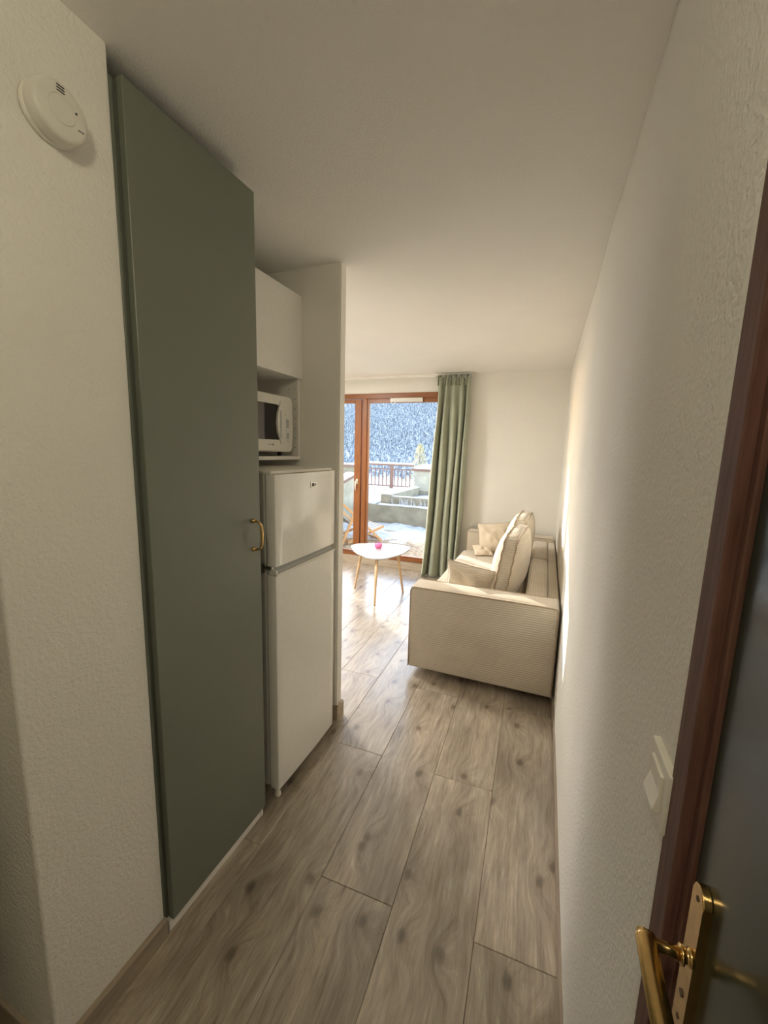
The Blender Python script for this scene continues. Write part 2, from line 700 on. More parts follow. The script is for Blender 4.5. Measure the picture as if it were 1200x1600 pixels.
bm = new()
solid_grid(bm, 90, 40, lambda u, v: Vector((xr(DJ - .02 + (4.9 - DJ + .02) * u, (H + .02) * v), DJ - .02 + (4.9 - DJ + .02) * u, (H + .02) * v)),
           lambda u, v: Vector((.14, DJ - .02 + (4.9 - DJ + .02) * u, (H + .02) * v)))
wr = struct(obj('wall_right', bm, 'wall', smooth=True))
bm = new()
box(bm, 0, .14, -1.3, -.44, 0, H + .02)
box(bm, 0, .14, -.44, DJ - .02, 2.06, H + .02)
obj('wall_segment', bm, 'wall', wr)

# left side: short plastered wall beside the closet, and the hall wall turning off it
wl = struct(obj('wall_left', box(new(), -1.78, -1.16, .44, .742, 0, H + .02, .006, 3), 'wall'))
struct(obj('wall_hall', box(new(), -2.6, -1.775, .445, .74, 0, H + .02), 'wall'))
struct(obj('wall_hall_left', box(new(), -2.7, -2.6, -1.3, .74, 0, H + .02), 'wall'))
struct(obj('wall_front', box(new(), -2.7, .14, -1.35, -1.2, 0, H + .02), 'wall'))
struct(obj('wall_kitchen', box(new(), -1.86, -1.76, .74, 1.92, 0, H + .02), 'paint'))
wp = struct(obj('wall_partition', box(new(), -4.25, -1.166, 1.867, 1.9215, 0, H + .02, .002, 1), 'paint'))
obj('edge_strip', box(new(), -1.168, -1.1585, 1.869, 1.9195, 0.088, H + .01, .001, 1), 'white', wp)
struct(obj('wall_living_left', box(new(), XL - .12, XL, 1.9, 4.95, 0, H + .02), 'wall'))

# back wall with the window opening
WX0, WX1, WZ0, WZ1 = -3.80, -1.20, .109, 2.2299
bm = new()
box(bm, XL - .1, WX0, YB, YB + .22, 0, H + .02)
box(bm, WX1, .12, YB, YB + .22, 0, H + .02)
box(bm, WX0, WX1, YB, YB + .22, WZ1, H + .02)
box(bm, WX0, WX1, YB, YB + .22, 0, WZ0)
struct(obj('wall_back', bm, 'wall'))

# baseboards
struct(obj('baseboard_right', box(new(), -.0085, .004, DJ + .002, YB - .013, 0, .058, .002, 1), 'skirt'))
bm = new()
prism(bm, [(-1.162, 0), (-1.148, 0), (-1.148, .06), (-1.153, .068), (-1.162, .068)], 'Y', .43, .742)
struct(obj('baseboard_left', bm, 'skirt'))
struct(obj('baseboard_hall', box(new(), -2.6, -1.149, .430, .443, 0, .068, .002, 1), 'skirtx'))
bm = new()
box(bm, -1.6, -1.147, 1.855, 1.868, 0, .088, .0015, 1)
box(bm, -1.166, -1.1465, 1.8551, 1.933, 0, .088, .0015, 1)
box(bm, -4.2, -1.147, 1.9205, 1.933, 0, .088, .0015, 1)
struct(obj('baseboard_partition', bm, 'skirtx'))
struct(obj('baseboard_back', box(new(), XL, -.01, YB - .012, YB + .002, 0, .100, .002, 1), 'skirtx'))

# ------------------------------------------------------------------ window
win = bpy.data.objects.new('window_1', None)
COL.objects.link(win)
win.location = (-2.35, YB, WZ0)
win['kind'] = 'structure'
FY0, FY1 = YB - .012, YB + .06
GZ0, GZ1 = .1746, 2.1131


def wbox(name, x0, x1, y0, y1, z0, z1, mat='pine', bev=.004):
    return obj(name, box(new(), x0, x1, y0, y1, z0, z1, bev, 2), mat, win)


wbox('frame_head', WX0, WX1, FY0, FY1, 2.165, WZ1, 'pinex')
wbox('frame_sill', WX0, WX1, FY0, FY1, WZ0 - .002, .150, 'pinex')
wbox('frame_jamb', WX0, WX0 + .06, FY0, FY1, .15, 2.165)
wbox('frame_jamb', WX1 - .06, WX1, FY0, FY1, .15, 2.165)
wbox('mullion', -2.405, -2.345, FY0, FY1, .15, 2.165)
# fixed pane on the right: thin glazing beads
for x0, x1, z0, z1 in ((-2.345, -2.322, .15, 2.165), (-1.283, -1.26, .15, 2.165)):
    wbox('glazing_bead', x0, x1, FY0 + .014, FY1 - .01, z0, z1, 'pine', .003)
for z0, z1 in ((.15, GZ0), (GZ1, 2.165)):
    wbox('glazing_bead', -2.322, -1.283, FY0 + .014, FY1 - .01, z0, z1, 'pinex', .003)
obj('pane', box(new(), -2.325, -1.28, YB + .022, YB + .026, GZ0 - .003, GZ1 + .003), 'glass', win)
# opening leaf on the left
SX0, SX1 = -3.73, -2.418
sash = wbox('sash_stile', SX1 - .092, SX1, FY0 - .012, FY0 + .045, .158, 2.158, 'pine', .006)
wbox('sash_stile', SX0, SX0 + .092, FY0 - .012, FY0 + .045, .158, 2.158, 'pine', .006)
wbox('sash_rail', SX0 + .092, SX1 - .092, FY0 - .012, FY0 + .045, GZ1, 2.158, 'pinex', .006)
wbox('sash_rail', SX0 + .092, SX1 - .092, FY0 - .012, FY0 + .045, .158, GZ0, 'pinex', .006)
obj('pane', box(new(), SX0 + .09, SX1 - .09, YB + .006, YB + .010, GZ0 - .003, GZ1 + .003), 'glass', win)
# window handle: rounded plate + lever hanging down
hx, hy = SX1 - .045, FY0 - .012
bm = new()
box(bm, hx - .013, hx + .013, hy - .009, hy + .001, 1.075, 1.145, .005, 3)
hd = obj('window_handle', bm, 'plastic', win)
bm = new()
tube(bm, [(hx, hy - .006, 1.118), (hx, hy - .032, 1.118), (hx - .004, hy - .040, 1.112), (hx - .006, hy - .041, 1.06), (hx - .006, hy - .038, .995)], [.007, .007, .009, .009, .007], 10)
obj('lever', bm, 'plastic', hd, True)
# trickle vent on the head
bm = new()
box(bm, -2.027, -1.606, FY0 - .022, FY0 + .002, 2.118, 2.167, .009, 3)
vent = tag(obj('air_vent', bm, 'plastic'), 'long white slim air vent on the top rail of the wooden window', 'vent')
bm = new()
for k in range(2):
    box(bm, -2.01, -1.62, FY0 - .0235, FY0 - .020, 2.130 + .012 * k, 2.134 + .012 * k)
obj('vent_slot', bm, 'plasticg', vent)

# ------------------------------------------------------------------ curtain
RY = 4.765
rail = tag(obj('curtain_rail', box(new(), -3.7, -1.03, RY - .012, RY + .012, 2.392, 2.4225, .003, 2), 'white'), 'thin white curtain rail running along the ceiling above the window', 'rail')
NF = 5.3


def curtain_pt(u, v):
    """u across 0..1, v from top 0 to bottom 1"""
    x0 = -1.405 - .085 * (v ** 1.25)
    x1 = -1.035 + .012 * sin(v * 5) - .02 * v
    z = 2.372 - v * (2.372 - .012)
    ph = 2 * pi * (NF * u + .30 * sin(4.1 * u + 1.3) + .20 * v * sin(5 * u + 2) + .12 * v * v * sin(11 * u))
    amp = (.020 + .044 * min(1, v * 3.5)) * (1 + .38 * sin(7 * u + 1))
    x = x0 + (x1 - x0) * u + .012 * cos(ph + .6) * min(1, v * 3) + .006 * sin(9 * v + 8 * u)
    y = RY - .045 + amp * sin(ph) + .012 * sin(4 * v + 6 * u) * v - .03 * v * v * (1 - u)
    return Vector((x, y, z))


bm = new()
solid_grid(bm, 150, 60, lambda u, v: curtain_pt(u, v), lambda u, v: curtain_pt(u, v) + Vector((0, .003, 0)))
cur = tag(obj('curtain', bm, 'curtain', smooth=True), 'sage green gathered curtain drawn to the right of the window', 'curtain')
# gathered heading tape with small frills
bm = new()


def head_pt(u, v):
    p = curtain_pt(u, .0)
    f = sin(2 * pi * 12 * u + .9 * sin(9 * u))
    b = 1 - abs(2 * v - 1) ** 2
    q = curtain_pt(u, .045)
    z = 2.396 - v * .115
    return Vector((p.x + (.006 * f if v < .5 else .003 * f), RY - .043 + (.030 - .014 * b) * f - .012 + .006 * sin(v * 20 + u * 40), z))


solid_grid(bm, 150, 14, head_pt, lambda u, v: head_pt(u, v) + Vector((0, .003, 0)))
hd = obj('heading_tape', bm, 'curtain', cur, True)
for k in range(7):
    x = -1.41 + k * .063 + (.01 if k % 2 else 0)
    bm = new()
    c = Vector((x, RY - .085, 2.372 + .006 * sin(k * 2)))
    tube(bm, [c + Vector((.011 * cos(a) * .8, -.004 * cos(a), .013 * sin(a))) for a in [2 * pi * i / 10 for i in range(10)]], .0032, 6, True)
    obj('curtain_ring', bm, 'plasticg', cur, True)

# added unseen panel shaped like an open door leaf, shading the left hall wall
d2 = struct(obj('hall_shade_panel', box(new(), -1.24, -1.20, -.50, .31, .008, 2.04, .002, 1), 'mahog'))

# ------------------------------------------------------------------ closet with the tall green door
cl = thing('closet', 'built-in closet with tall green-grey door left of the fridge', 'closet', (-1.45, .99, 0))
bm = new()
box(bm, -1.755, -1.168, .750, .768, .0, 2.368)
box(bm, -1.755, -1.168, 1.200, 1.218, .0, 2.368)
box(bm, -1.755, -1.740, .768, 1.200, .0, 2.350)
box(bm, -1.755, -1.168, .768, 1.200, 2.350, 2.368)
obj('carcass', bm, 'green', cl)
dr = obj('door', box(new(), -1.1635, -1.143, .7604, 1.2163, .0416, 2.372, .0015, 1), 'green', cl)
obj('door_edge_post', box(new(), -1.20, -1.1635, .7435, .7525, .06, 2.366, .001, 1), 'green', cl)
bm = new()
box(bm, -1.19, -1.153, .752, 1.196, .0, .040, .001, 1)
obj('plinth', bm, 'white', cl)
obj('plinth_end', box(new(), -1.19, -1.152, 1.1985, 1.2105, .0, .040, .001, 1), 'white', cl)
# brass bow handle
bm = new()
hz0, hz1, hyy = 1.160, 1.266, 1.174
tube(bm, [(-1.141, hyy, hz1), (-1.128, hyy, hz1), (-1.112, hyy, hz1 - .004), (-1.105, hyy, hz1 - .014), (-1.1025, hyy, hz1 - .034), (-1.102, hyy, (hz0 + hz1) / 2),
          (-1.1025, hyy, hz0 + .034), (-1.105, hyy, hz0 + .014), (-1.112, hyy, hz0 + .004), (-1.128, hyy, hz0), (-1.141, hyy, hz0)],
     [.0042, .0042, .0045, .005, .0055, .006, .0055, .005, .0045, .0042, .0042], 10)
for z in (hz0, hz1):
    lathe(bm, [(.009, -1.1432), (.009, -1.139), (.006, -1.136), (.0055, -1.128)], 14, 'X', (0, hyy, z))
obj('handle', bm, 'brass', dr, True)

# ------------------------------------------------------------------ fridge
fr = thing('fridge', 'white two-door fridge freezer between green closet and white partition', 'fridge', (-1.42, 1.534, 0))
FX = -1.127
bm = new()
box(bm, -1.70, -1.186, 1.297, 1.775, .05, 1.432, .006, 2)
obj('body', bm, 'enamel', fr)
obj('top_cover', box(new(), -1.70, -1.150, 1.293, 1.7775, 1.428, 1.441, .004, 2), 'plastic', fr)
obj('door_seal', box(new(), -1.187, -1.172, 1.302, 1.770, .06, 1.420), 'plasticg', fr)


def fridge_door(z0, z1):
    bm = new()
    n = 10
    # softly bowed front: prism in plan
    poly = [(-1.173, 1.2915)]
    for i in range(n + 1):
        t = i / n
        y = 1.2915 + .4855 * t
        x = FX + .0045 * (1 - (2 * t - 1) ** 2) - .004
        if i == 0:
            poly += [(x - .010, y), (x - .003, y + .003), (x, y + .009)]
        elif i == n:
            poly += [(x, y - .009), (x - .003, y - .003), (x - .010, y)]
        else:
            poly.append((x, y))
    poly.append((-1.173, 1.777))
    prism(bm, poly, 'Z', z0, z1)
    return bm


fd = obj('freezer_door', fridge_door(1.060, 1.428), 'enamel', fr, True)
ld = obj('fridge_door', fridge_door(.052, 1.022), 'enamel', fr, True)
for o in (fd, ld):
    md = o.modifiers.new('edge', 'EDGE_SPLIT')
    md.split_angle = radians(35)
# recessed grip between the doors
bm = new()
prism(bm, [(-1.172, 1.018), (-1.1325, 1.018), (-1.1325, 1.0275), (-1.140, 1.030), (-1.162, 1.058), (-1.172, 1.061)], 'Y', 1.302, 1.768)
obj('grip_recess', bm, 'plasticg', fr)
bm = new()
prism(bm, [(-1.1345, 1.0225), (FX - .001, 1.0225), (FX + .001, 1.026), (FX - .001, 1.030), (-1.1345, 1.030)], 'Y', 1.2915, 1.777)
lip = obj('grip_lip', bm, 'plastic', fr)
bm = new()
box(bm, -1.165, -1.130, 1.2915, 1.303, 1.0225, 1.044, .003, 2)
obj('grip_end', bm, 'plastic', lip)
bm = new()
box(bm, -1.190, -1.150, 1.287, 1.302, 1.046, 1.058, .002, 1)
box(bm, -1.198, -1.182, 1.286, 1.293, 1.030, 1.070, .002, 1)
obj('hinge', bm, 'steel', fr)
bm = new()
box(bm, FX - .004, FX + .0025, 1.540, 1.590, 1.359, 1.386, .001, 1)
bd = obj('badge', bm, 'steel', fd)
bm = new()
for a, b in ((1.551, 1.558), (1.560, 1.567), (1.573, 1.577)):
    box(bm, FX + .002, FX + .0032, a, b, 1.365, 1.380)
box(bm, FX + .002, FX + .0032, 1.577, 1.581, 1.369, 1.377)
obj('badge_mark', bm, 'dark', bd)
for x, y in ((-1.155, 1.315), (-1.30, 1.735), (-1.66, 1.33), (-1.66, 1.74)):
    bm = new()
    lathe(bm, [(.013, .001), (.015, .006), (.012, .02), (.011, .052)], 14, 'Z', (x, y, 0))
    obj('foot', bm, 'plastic', fr, True)

# ------------------------------------------------------------------ wall cabinet with open niche
cb = thing('wall_cabinet', 'white wall cabinet with open microwave niche above the fridge', 'cabinet', (-1.57, 1.55, 1.48))
CX = -1.381
CY0, CY1 = 1.235, 1.866
bm = new()
box(bm, -1.757, CX - .017, CY0, CY0 + .017, 1.476, 2.288)
obj('side_panel', bm, 'white', cb)
sp = obj('side_panel', box(new(), -1.757, CX - .012, 1.846, 1.864, 1.476, 2.288, .001, 1), 'white', cb)
obj('top_panel', box(new(), -1.757, CX - .018, CY0, 1.864, 2.270, 2.2879), 'white', cb)
obj('bottom_panel', box(new(), -1.757, CX - .018, CY0 + .017, 1.846, 1.886, 1.904), 'white', cb)
obj('back_panel', box(new(), -1.7585, -1.748, CY0, 1.864, 1.476, 2.288), 'white', cb)
obj('shelf', box(new(), -1.748, CX - .010, CY0 + .0, 1.864, 1.472, 1.490, .001, 1), 'white', cb)
obj('door', box(new(), CX - .0175, CX, CY0, CY1, 1.8857, 2.2876, .001, 1), 'white', cb)
for z in (1.835, 1.783, 1.734, 1.684, 1.634, 1.584, 1.534):
    for x in ((-1.412, -1.450) if z > 1.8 else (-1.412,)):
        obj('peg_hole', lathe(new(), [(.0026, 1.8455), (.0026, 1.8465)], 10, 'Y', (x, 0, z)), 'dark', sp)

# microwave
mw = thing('microwave', 'white microwave oven with dark window on the cabinet shelf', 'microwave', (-1.56, 1.58, 1.49))
MX = -1.395
MY0, MY1, MZ0, MZ1 = 1.345, 1.800, 1.512, 1.782
obj('body', box(new(), -1.72, MX - .028, MY0 + .008, MY1 - .010, MZ0, MZ1 - .006, .006, 2), 'plastic', mw)


def rrect(y0, y1, z0, z1, r, n=5, bow=0.0):
    pts = []
    for cy, cz, a0 in ((y1 - r, z1 - r, 0), (y0 + r, z1 - r, 90), (y0 + r, z0 + r, 180), (y1 - r, z0 + r, 270)):
        for k in range(n + 1):
            a = radians(a0 + 90 * k / n)
            pts.append((cy + r * cos(a), cz + r * sin(a)))
        if a0 == 270 and bow:
            for k in range(1, 6):
                t = k / 6
                pts.append((y1 + bow * sin(pi * t), z0 + r + (z1 - z0 - 2 * r) * t))
    return pts


# front panel as a frame: outer rounded outline, window opening cut out
bm = new()
prism(bm, rrect(MY0, MY1, MZ0, MZ1, .022, 5, .006), 'X', MX - .028, MX - .004, .003)
fp = obj('front_panel', bm, 'plastic', mw)
# door skin strips around the glass
WY1 = 1.668
bm = new()
DZ0, DZ1 = 1.566, 1.742
box(bm, MX - .006, MX + .003, MY0 + .006, 1.696, DZ1 - .006, MZ1 - .004, .003, 2)
box(bm, MX - .006, MX + .003, MY0 + .006, 1.696, MZ0 + .004, DZ0 + .004, .003, 2)
box(bm, MX - .006, MX + .003, MY0 + .006, MY0 + .045, DZ0, DZ1, .003, 2)
md_ = obj('door', bm, 'plastic', mw)
bm = new()
prism(bm, [(MY0 + .04, DZ0), (WY1 + .016, DZ0), (WY1 - .006, DZ0 + .04), (WY1 - .013, (DZ0 + DZ1) / 2), (WY1 - .006, DZ1 - .045), (WY1 + .012, DZ1 - .008), (WY1 - .05, DZ1 + .001), (MY0 + .04, DZ1 + .006)], 'X', MX - .005, MX + .0015)
obj('window', bm, 'black', md_)
bm = new()
pts = []
n = 12
for k in range(n + 1):
    t = k / n
    pts.append((1.693 - .034 * sin(pi * t), DZ0 - .02 + (DZ1 - DZ0 + .04) * t))
inn = [(1.697, DZ1 + .02), (1.697, DZ0 - .02)]
prism(bm, pts + inn, 'X', MX - .004, MX + .010, .002)
obj('handle', bm, 'plastic', md_)
obj('handle_recess', box(new(), MX - .004, MX + .0112, 1.6765, 1.692, DZ0 + .012, DZ1 - .03, .003, 2), 'plasticg', md_)
bm = new()
for y0, y1, z0, z1 in ((1.748, 1.770, 1.630, 1.672), (1.751, 1.771, 1.575, 1.606)):
    box(bm, MX - .005, MX - .0030, y0, y1, z0, z1)
for y, z in ((1.742, 1.694), (1.746, 1.618), (1.752, 1.672), (1.757, 1.565), (1.765, 1.562)):
    box(bm, MX - .005, MX - .0030, y - .0025, y + .0025, z - .003, z + .003)
obj('control_print', bm, 'plasticg', fp)
bm = new()
box(bm, MX + .002, MX + .0036, 1.590, 1.622, 1.5450, 1.5475)
lathe(bm, [(.0055, MX + .0025), (.0055, MX + .0038)], 14, 'X', (0, 1.630, 1.5465))
box(bm, MX + .002, MX + .0036, 1.630, 1.634, 1.538, 1.546)
obj('maker_mark', bm, 'ink', md_)
for y in (1.38, 1.76):
    for x in (-1.69, -1.45):
        bm = new()
        lathe(bm, [(.010, 1.4905), (.011, 1.500), (.012, 1.514)], 12, 'Z', (x, y, 0))
        obj('foot', bm, 'dark', mw)

# ------------------------------------------------------------------ smoke detector
sd = thing('smoke_detector', 'round white smoke detector on the wall beside the tall green door', 'smoke detector', (-1.16, .606, 2.186))
SO = (-1.16, .606, 2.186)
bm = new()
lathe(bm, [(.053, 0), (.053, .008), (.050, .012)], 40, 'X', SO)
obj('base', bm, 'plastic', sd, True)
bm = new()
lathe(bm, [(.050, .012), (.052, .016), (.052, .036), (.049, .042), (.044, .045), (.026, .0455), (.0255, .0445), (.0245, .0445), (.024, .0455), (.0001, .0455)], 40, 'X', SO)
o = obj('cover', bm, 'plastic', sd, True)
md = o.modifiers.new('edge', 'EDGE_SPLIT')
md.split_angle = radians(40)
bm = new()
for k in range(3):
    box(bm, -1.1146, -1.1137, .598, .612, 2.2155 + k * .005, 2.2175 + k * .005)
obj('vent_slot', bm, 'dark', o)
bm = new()
lathe(bm, [(.0022, .0450), (.0022, .0464)], 12, 'X', (-1.16, .632, 2.196))
obj('status_light', bm, 'dark', o)
bm = new()
box(bm, -1.1148, -1.1139, .634, .645, 2.167, 2.1695)
obj('test_slot', bm, 'ink', o)

# ------------------------------------------------------------------ doorway in the right wall
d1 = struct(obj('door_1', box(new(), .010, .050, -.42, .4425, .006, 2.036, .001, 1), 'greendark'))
bm = new()
box(bm, -.005, .06, .4556, DJ - .001, 0, 2.085, .002, 2)
box(bm, -.005, .06, -.475, -.433, 0, 2.085, .002, 2)
box(bm, -.005, .06, -.475, DJ - .001, 2.048, 2.085, .002, 2)
obj('door_frame', bm, 'mahog', d1)
bm = new()
box(bm, .0052, .06, .4428, .4560, 0, 2.05, .0015, 2)
box(bm, .0052, .06, -.434, -.4205, 0, 2.05, .0015, 2)
box(bm, .0052, .06, -.434, .4560, 2.0365, 2.049, .0015, 2)
obj('door_stop', bm, 'mahog', d1)
# brass plate and lever
PY0, PY1, PZ0, PZ1 = .3985, .4240, .950, 1.141
pts = []
r = (PY1 - PY0) / 2
for k in range(13):
    a = pi * k / 12
    pts.append(((PY0 + PY1) / 2 + r * cos(a), PZ1 - r + r * sin(a)))
for k in range(13):
    a = pi + pi * k / 12
    pts.append(((PY0 + PY1) / 2 + r * cos(a), PZ0 + r + r * sin(a)))
bm = new()
prism(bm, pts, 'X', .0022, .0102, .001)
pl = obj('handle_plate', bm, 'brass', d1)
NY, NZ = .4035, 1.070
bm = new()
lathe(bm, [(.0075, .0025), (.0080, .0), (.0062, -.001), (.0062, -.0045), (.0085, -.005), (.0085, -.007), (.0066, -.008)], 20, 'X', (0, NY, NZ))
tube(bm, [(-.006, NY, NZ), (-.018, NY, NZ), (-.028, NY - .0005, NZ), (-.033, NY - .002, NZ + .0005)], [.0062, .0052, .0056, .0068], 14)
# the lever itself, a flattened bar running back along the door
L = [(-.034, NY + .006, NZ + .002), (-.035, NY, NZ + .001), (-.0355, NY - .03, NZ + .000), (-.0355, NY - .06, NZ), (-.035, NY - .09, NZ - .001), (-.032, NY - .108, NZ - .002)]
tube(bm, L, [.0082, .0094, .0092, .0095, .0088, .0055], 16, False, .72)
obj('lever', bm, 'brass', pl, True)
bm = new()
for z in (1.128, .99):
    lathe(bm, [(.0026, .0024), (.0026, .0016), (.0015, .0012)], 12, 'X', (0, (PY0 + PY1) / 2, z))
obj('screw', bm, 'brassd', pl)
bm = new()
lathe(bm, [(.0035, .0024), (.0035, .0012)], 12, 'X', (0, (PY0 + PY1) / 2, 1.018))
obj('keyhole', bm, 'brassd', pl)

# light switch
sw = thing('light_switch', 'white square light switch on the right wall beside the brown door frame', 'switch', (0, .522, 1.152))
obj('plate', box(new(), -.0085, .001, .490, .566, 1.112, 1.187, .002, 2), 'plastic', sw)
bm = new()
prism(bm, [(-.006, 1.126), (-.0105, 1.126), (-.0165, 1.1275), (-.0105, 1.1495), (-.0120, 1.173), (-.006, 1.173)], 'Y', .506, .550, .0008)
obj('rocker', bm, 'plastic', sw)

# ------------------------------------------------------------------ sofa
sf = thing('sofa', 'beige corduroy two-seat sofa with square arms against the right wall', 'sofa', (-.49, 3.65, 0))
SX, SR, SY0, SY1 = -.957, -.018, 2.51, 4.78
AT = .19
bm = new()
box(bm, SX + .01, SR, SY0, SY0 + AT, .050, .630, .018, 4)
arm = obj('armrest', bm, 'cordz', sf, True)
bm = new()
box(bm, SX + .01, SR, SY1 - AT, SY1, .050, .640, .018, 4)
arm2 = obj('armrest', bm, 'cordz', sf, True)
for a, ya, zt in ((arm, SY0, .630), (arm2, SY1 - AT, .640)):
    md = a.modifiers.new('edge', 'EDGE_SPLIT')
    md.split_angle = radians(50)
    bm = new()
    # smooth top pad, slightly domed
    solid_grid(bm, 16, 8, lambda u, v: Vector((SX + .022 + (SR - SX - .034) * u, ya + .012 + (AT - .024) * v, zt - .004 + .012 * (1 - (2 * u - 1) ** 4) * (1 - (2 * v - 1) ** 4))),
               lambda u, v: Vector((SX + .022 + (SR - SX - .034) * u, ya + .012 + (AT - .024) * v, zt - .02)))
    obj('armrest_top', bm, 'velvet', a, True)
    bm = new()
    for yy in (ya + .002, ya + AT - .002):
        pts = [(SX + .012, yy, .055), (SX + .011, yy, .3), (SX + .011, yy, zt - .03), (SX + .018, yy, zt - .012), (SX + .035, yy, zt - .004),
               (SX + .3, yy, zt - .002), (SR - .3, yy, zt - .002), (SR - .035, yy, zt - .004), (SR - .008, yy, zt - .014), (SR - .003, yy, zt - .035), (SR - .003, yy, .055)]
        tube(bm, pts, .0042, 6)
    obj('piping', bm, 'piping', a, True)
obj('base', box(new(), SX + .02, SR, SY0 + AT - .01, SY1 - AT + .01, .050, .26, .015, 3), 'cordz', sf, True)
obj('backrest', box(new(), -.080, SR + .006, SY0 + AT - .01, SY1 - AT + .01, .060, .600, .012, 3), 'cordx', sf, True)


def box_cushion(bm, cx, cy, cz, w, d, t, bulge, nu=24, nv=24, pw=.75):
    """lies in local xy, thickness z; w along x, d along y"""
    def f(s):
        def g(u, v):
            a, b = 2 * u - 1, 2 * v - 1
            k = (max(0, 1 - a ** 4) * max(0, 1 - b ** 4)) ** pw
            r = .06
            ax = a * (1 - .035 * (1 - b * b) * 0) * w / 2
            by = b * d / 2
            # rounded corners
            ca = max(0, abs(a) - (1 - 2 * r / w * 1.4))
            return Vector((cx + ax, cy + by, cz + s * (t / 2 + bulge * k)))
        return g
    solid_grid(bm, nu, nv, f(1), f(-1))


# seat cushion with a soft rolled front
bm = new()


def seat(s):
    def g(u, v):
        x = SX - .020 + (.745) * u
        y = SY0 + AT + .004 + (SY1 - SY0 - 2 * AT - .008) * v
        k = (1 - (2 * u - 1) ** 6) ** .5 * (1 - (2 * v - 1) ** 10) ** .5
        z = .345 + s * (.055 + .055 * k) + (.010 * nz(u * 3, v * 5, 2) if s > 0 else 0)
        return Vector((x, y, z))
    return g


solid_grid(bm, 30, 44, seat(1), seat(-1))
st = obj('seat_cushion', bm, 'cordx', sf, True)
for yc, dl in ((3.25, 1.06), (4.20, .78)):
    bm = new()
    y0, y1 = yc - dl / 2, yc + dl / 2
    box(bm, -.225, -.082, max(y0, SY0 + AT + .006), min(y1, SY1 - AT - .006), .44, .615, .03, 4)
    obj('back_cushion', bm, 'cordx', sf, True)
for x in (SX + .25, SR - .25):
    for y in (SY0 + .30, SY1 - .30):
        bm = new()
        lathe(bm, [(.018, .001), (.022, .052)], 14, 'Z', (x, y, 0))
        obj('foot', bm, 'dark', sf)


def big_cushion(label, loc, h, d, lean, yaw):
    o = thing('box_cushion', label, 'cushion', loc, 'big box cushions along the sofa back')
    R = Matrix.Rotation(yaw, 4, 'Z') @ Matrix.Rotation(lean, 4, 'Y')
    T, BU = .085, .082

    def P(a, b, t):
        # a: along height -1..1, b along depth -1..1
        ra = a * (1 - .10 * b ** 4 * 1)
        rb = b * (1 - .06 * a ** 6)
        return R @ Vector((t, rb * d / 2, h / 2 + ra * h / 2))

    def side(s):
        def g(u, v):
            a, b = 2 * u - 1, 2 * v - 1
            k = (max(0, 1 - a * a) * max(0, 1 - b * b)) ** .55
            return P(a, b, s * (T / 2 + BU * k) + .004 * nz(a * 3 + s, b * 3, loc[1]))
        return g
    bm = new()
    grid(bm, 26, 26, side(1))
    grid(bm, 26, 26, side(-1))
    obj('face_panel', bm, 'cordz', o, True, loc=(0, 0, 0))
    # gusset strip around the rim
    bm = new()
    rim = []
    N = 20
    for k in range(N):
        rim.append((-1 + 2 * k / N, -1))
    for k in range(N):
        rim.append((1, -1 + 2 * k / N))
    for k in range(N):
        rim.append((1 - 2 * k / N, 1))
    for k in range(N):
        rim.append((-1, 1 - 2 * k / N))
    rows = []
    for j in range(5):
        t = -T / 2 + T * j / 4
        e = 1 + .03 * (1 - (j / 2 - 1) ** 2)
        rows.append([bm.verts.new(P(a * e, b * e, t + .003 * sin(i * 1.9))) for i, (a, b) in enumerate(rim)])
    n = len(rim)
    for j in range(4):
        for i in range(n):
            bm.faces.new((rows[j][i], rows[j][(i + 1) % n], rows[j + 1][(i + 1) % n], rows[j + 1][i]))
    obj('gusset', bm, 'cordz', o, True, loc=(0, 0, 0))
    bm = new()
    for t in (-T / 2, T / 2):
        tube(bm, [P(a * 1.012, b * 1.012, t + .003 * sin(i * 1.9)) for i, (a, b) in enumerate(rim)], .005, 6, True)
    obj('piping', bm, 'piping', o, True, loc=(0, 0, 0))
    return o


big_cushion('big ribbed box cushion nearest the near armrest, sunlit on its edge', (-.385, 3.115, .464), .52, .66, radians(8), radians(-4))
big_cushion('big ribbed box cushion standing farther along, behind the sunlit one', (-.385, 3.80, .464), .54, .66, radians(9), radians(-3))


PIN = .055


def pillow(name, label, loc, w, h, t, rot, mat, seed, crease=.019):
    bm = new()

    def g(s):
        def f(u, v):
            a, b = 2 * u - 1, 2 * v - 1
            k = (max(0, 1 - a * a) * max(0, 1 - b * b)) ** .5
            x = a * (1 - PIN * (1 - b * b)) * w / 2
            z = b * (1 - PIN * (1 - a * a)) * h / 2
            wr = crease * k * nz(a * 2.2 + seed, b * 2.2, s * 2 + seed) + .6 * crease * k * sin(6 * (a + b) + seed + 2 * nz(a * 2, b * 2, seed))
            return Vector((x, s * (t / 2 * k + .002) + wr, z))
        return f
    solid_grid(bm, 28, 28, g(1), g(-1))
    R = rot.to_4x4()
    bm.transform(R)
    zmin = min(v.co.z for v in bm.verts)
    o = obj(name, bm, mat, None, True)
    o.location = Vector((loc[0], loc[1], loc[2] - zmin))
    bm = new()
    rim = []
    for i in range(20):
        rim.append((-1 + i / 10, -1))
    for i in range(20):
        rim.append((1, -1 + i / 10))
    for i in range(20):
        rim.append((1 - i / 10, 1))
    for i in range(20):
        rim.append((-1, 1 - i / 10))
    tube(bm, [R @ Vector((a * (1 - PIN * (1 - b * b)) * w / 2, 0, b * (1 - PIN * (1 - a * a)) * h / 2)) for a, b in rim], .0035, 6, True)
    obj('seam', bm, 'piping', o, True, loc=(0, 0, 0))
    tag(o, label, 'pillow')
    return o


def eul(x, y, z):
    from mathutils import Euler
    return Euler((radians(x), radians(y), radians(z))).to_matrix()


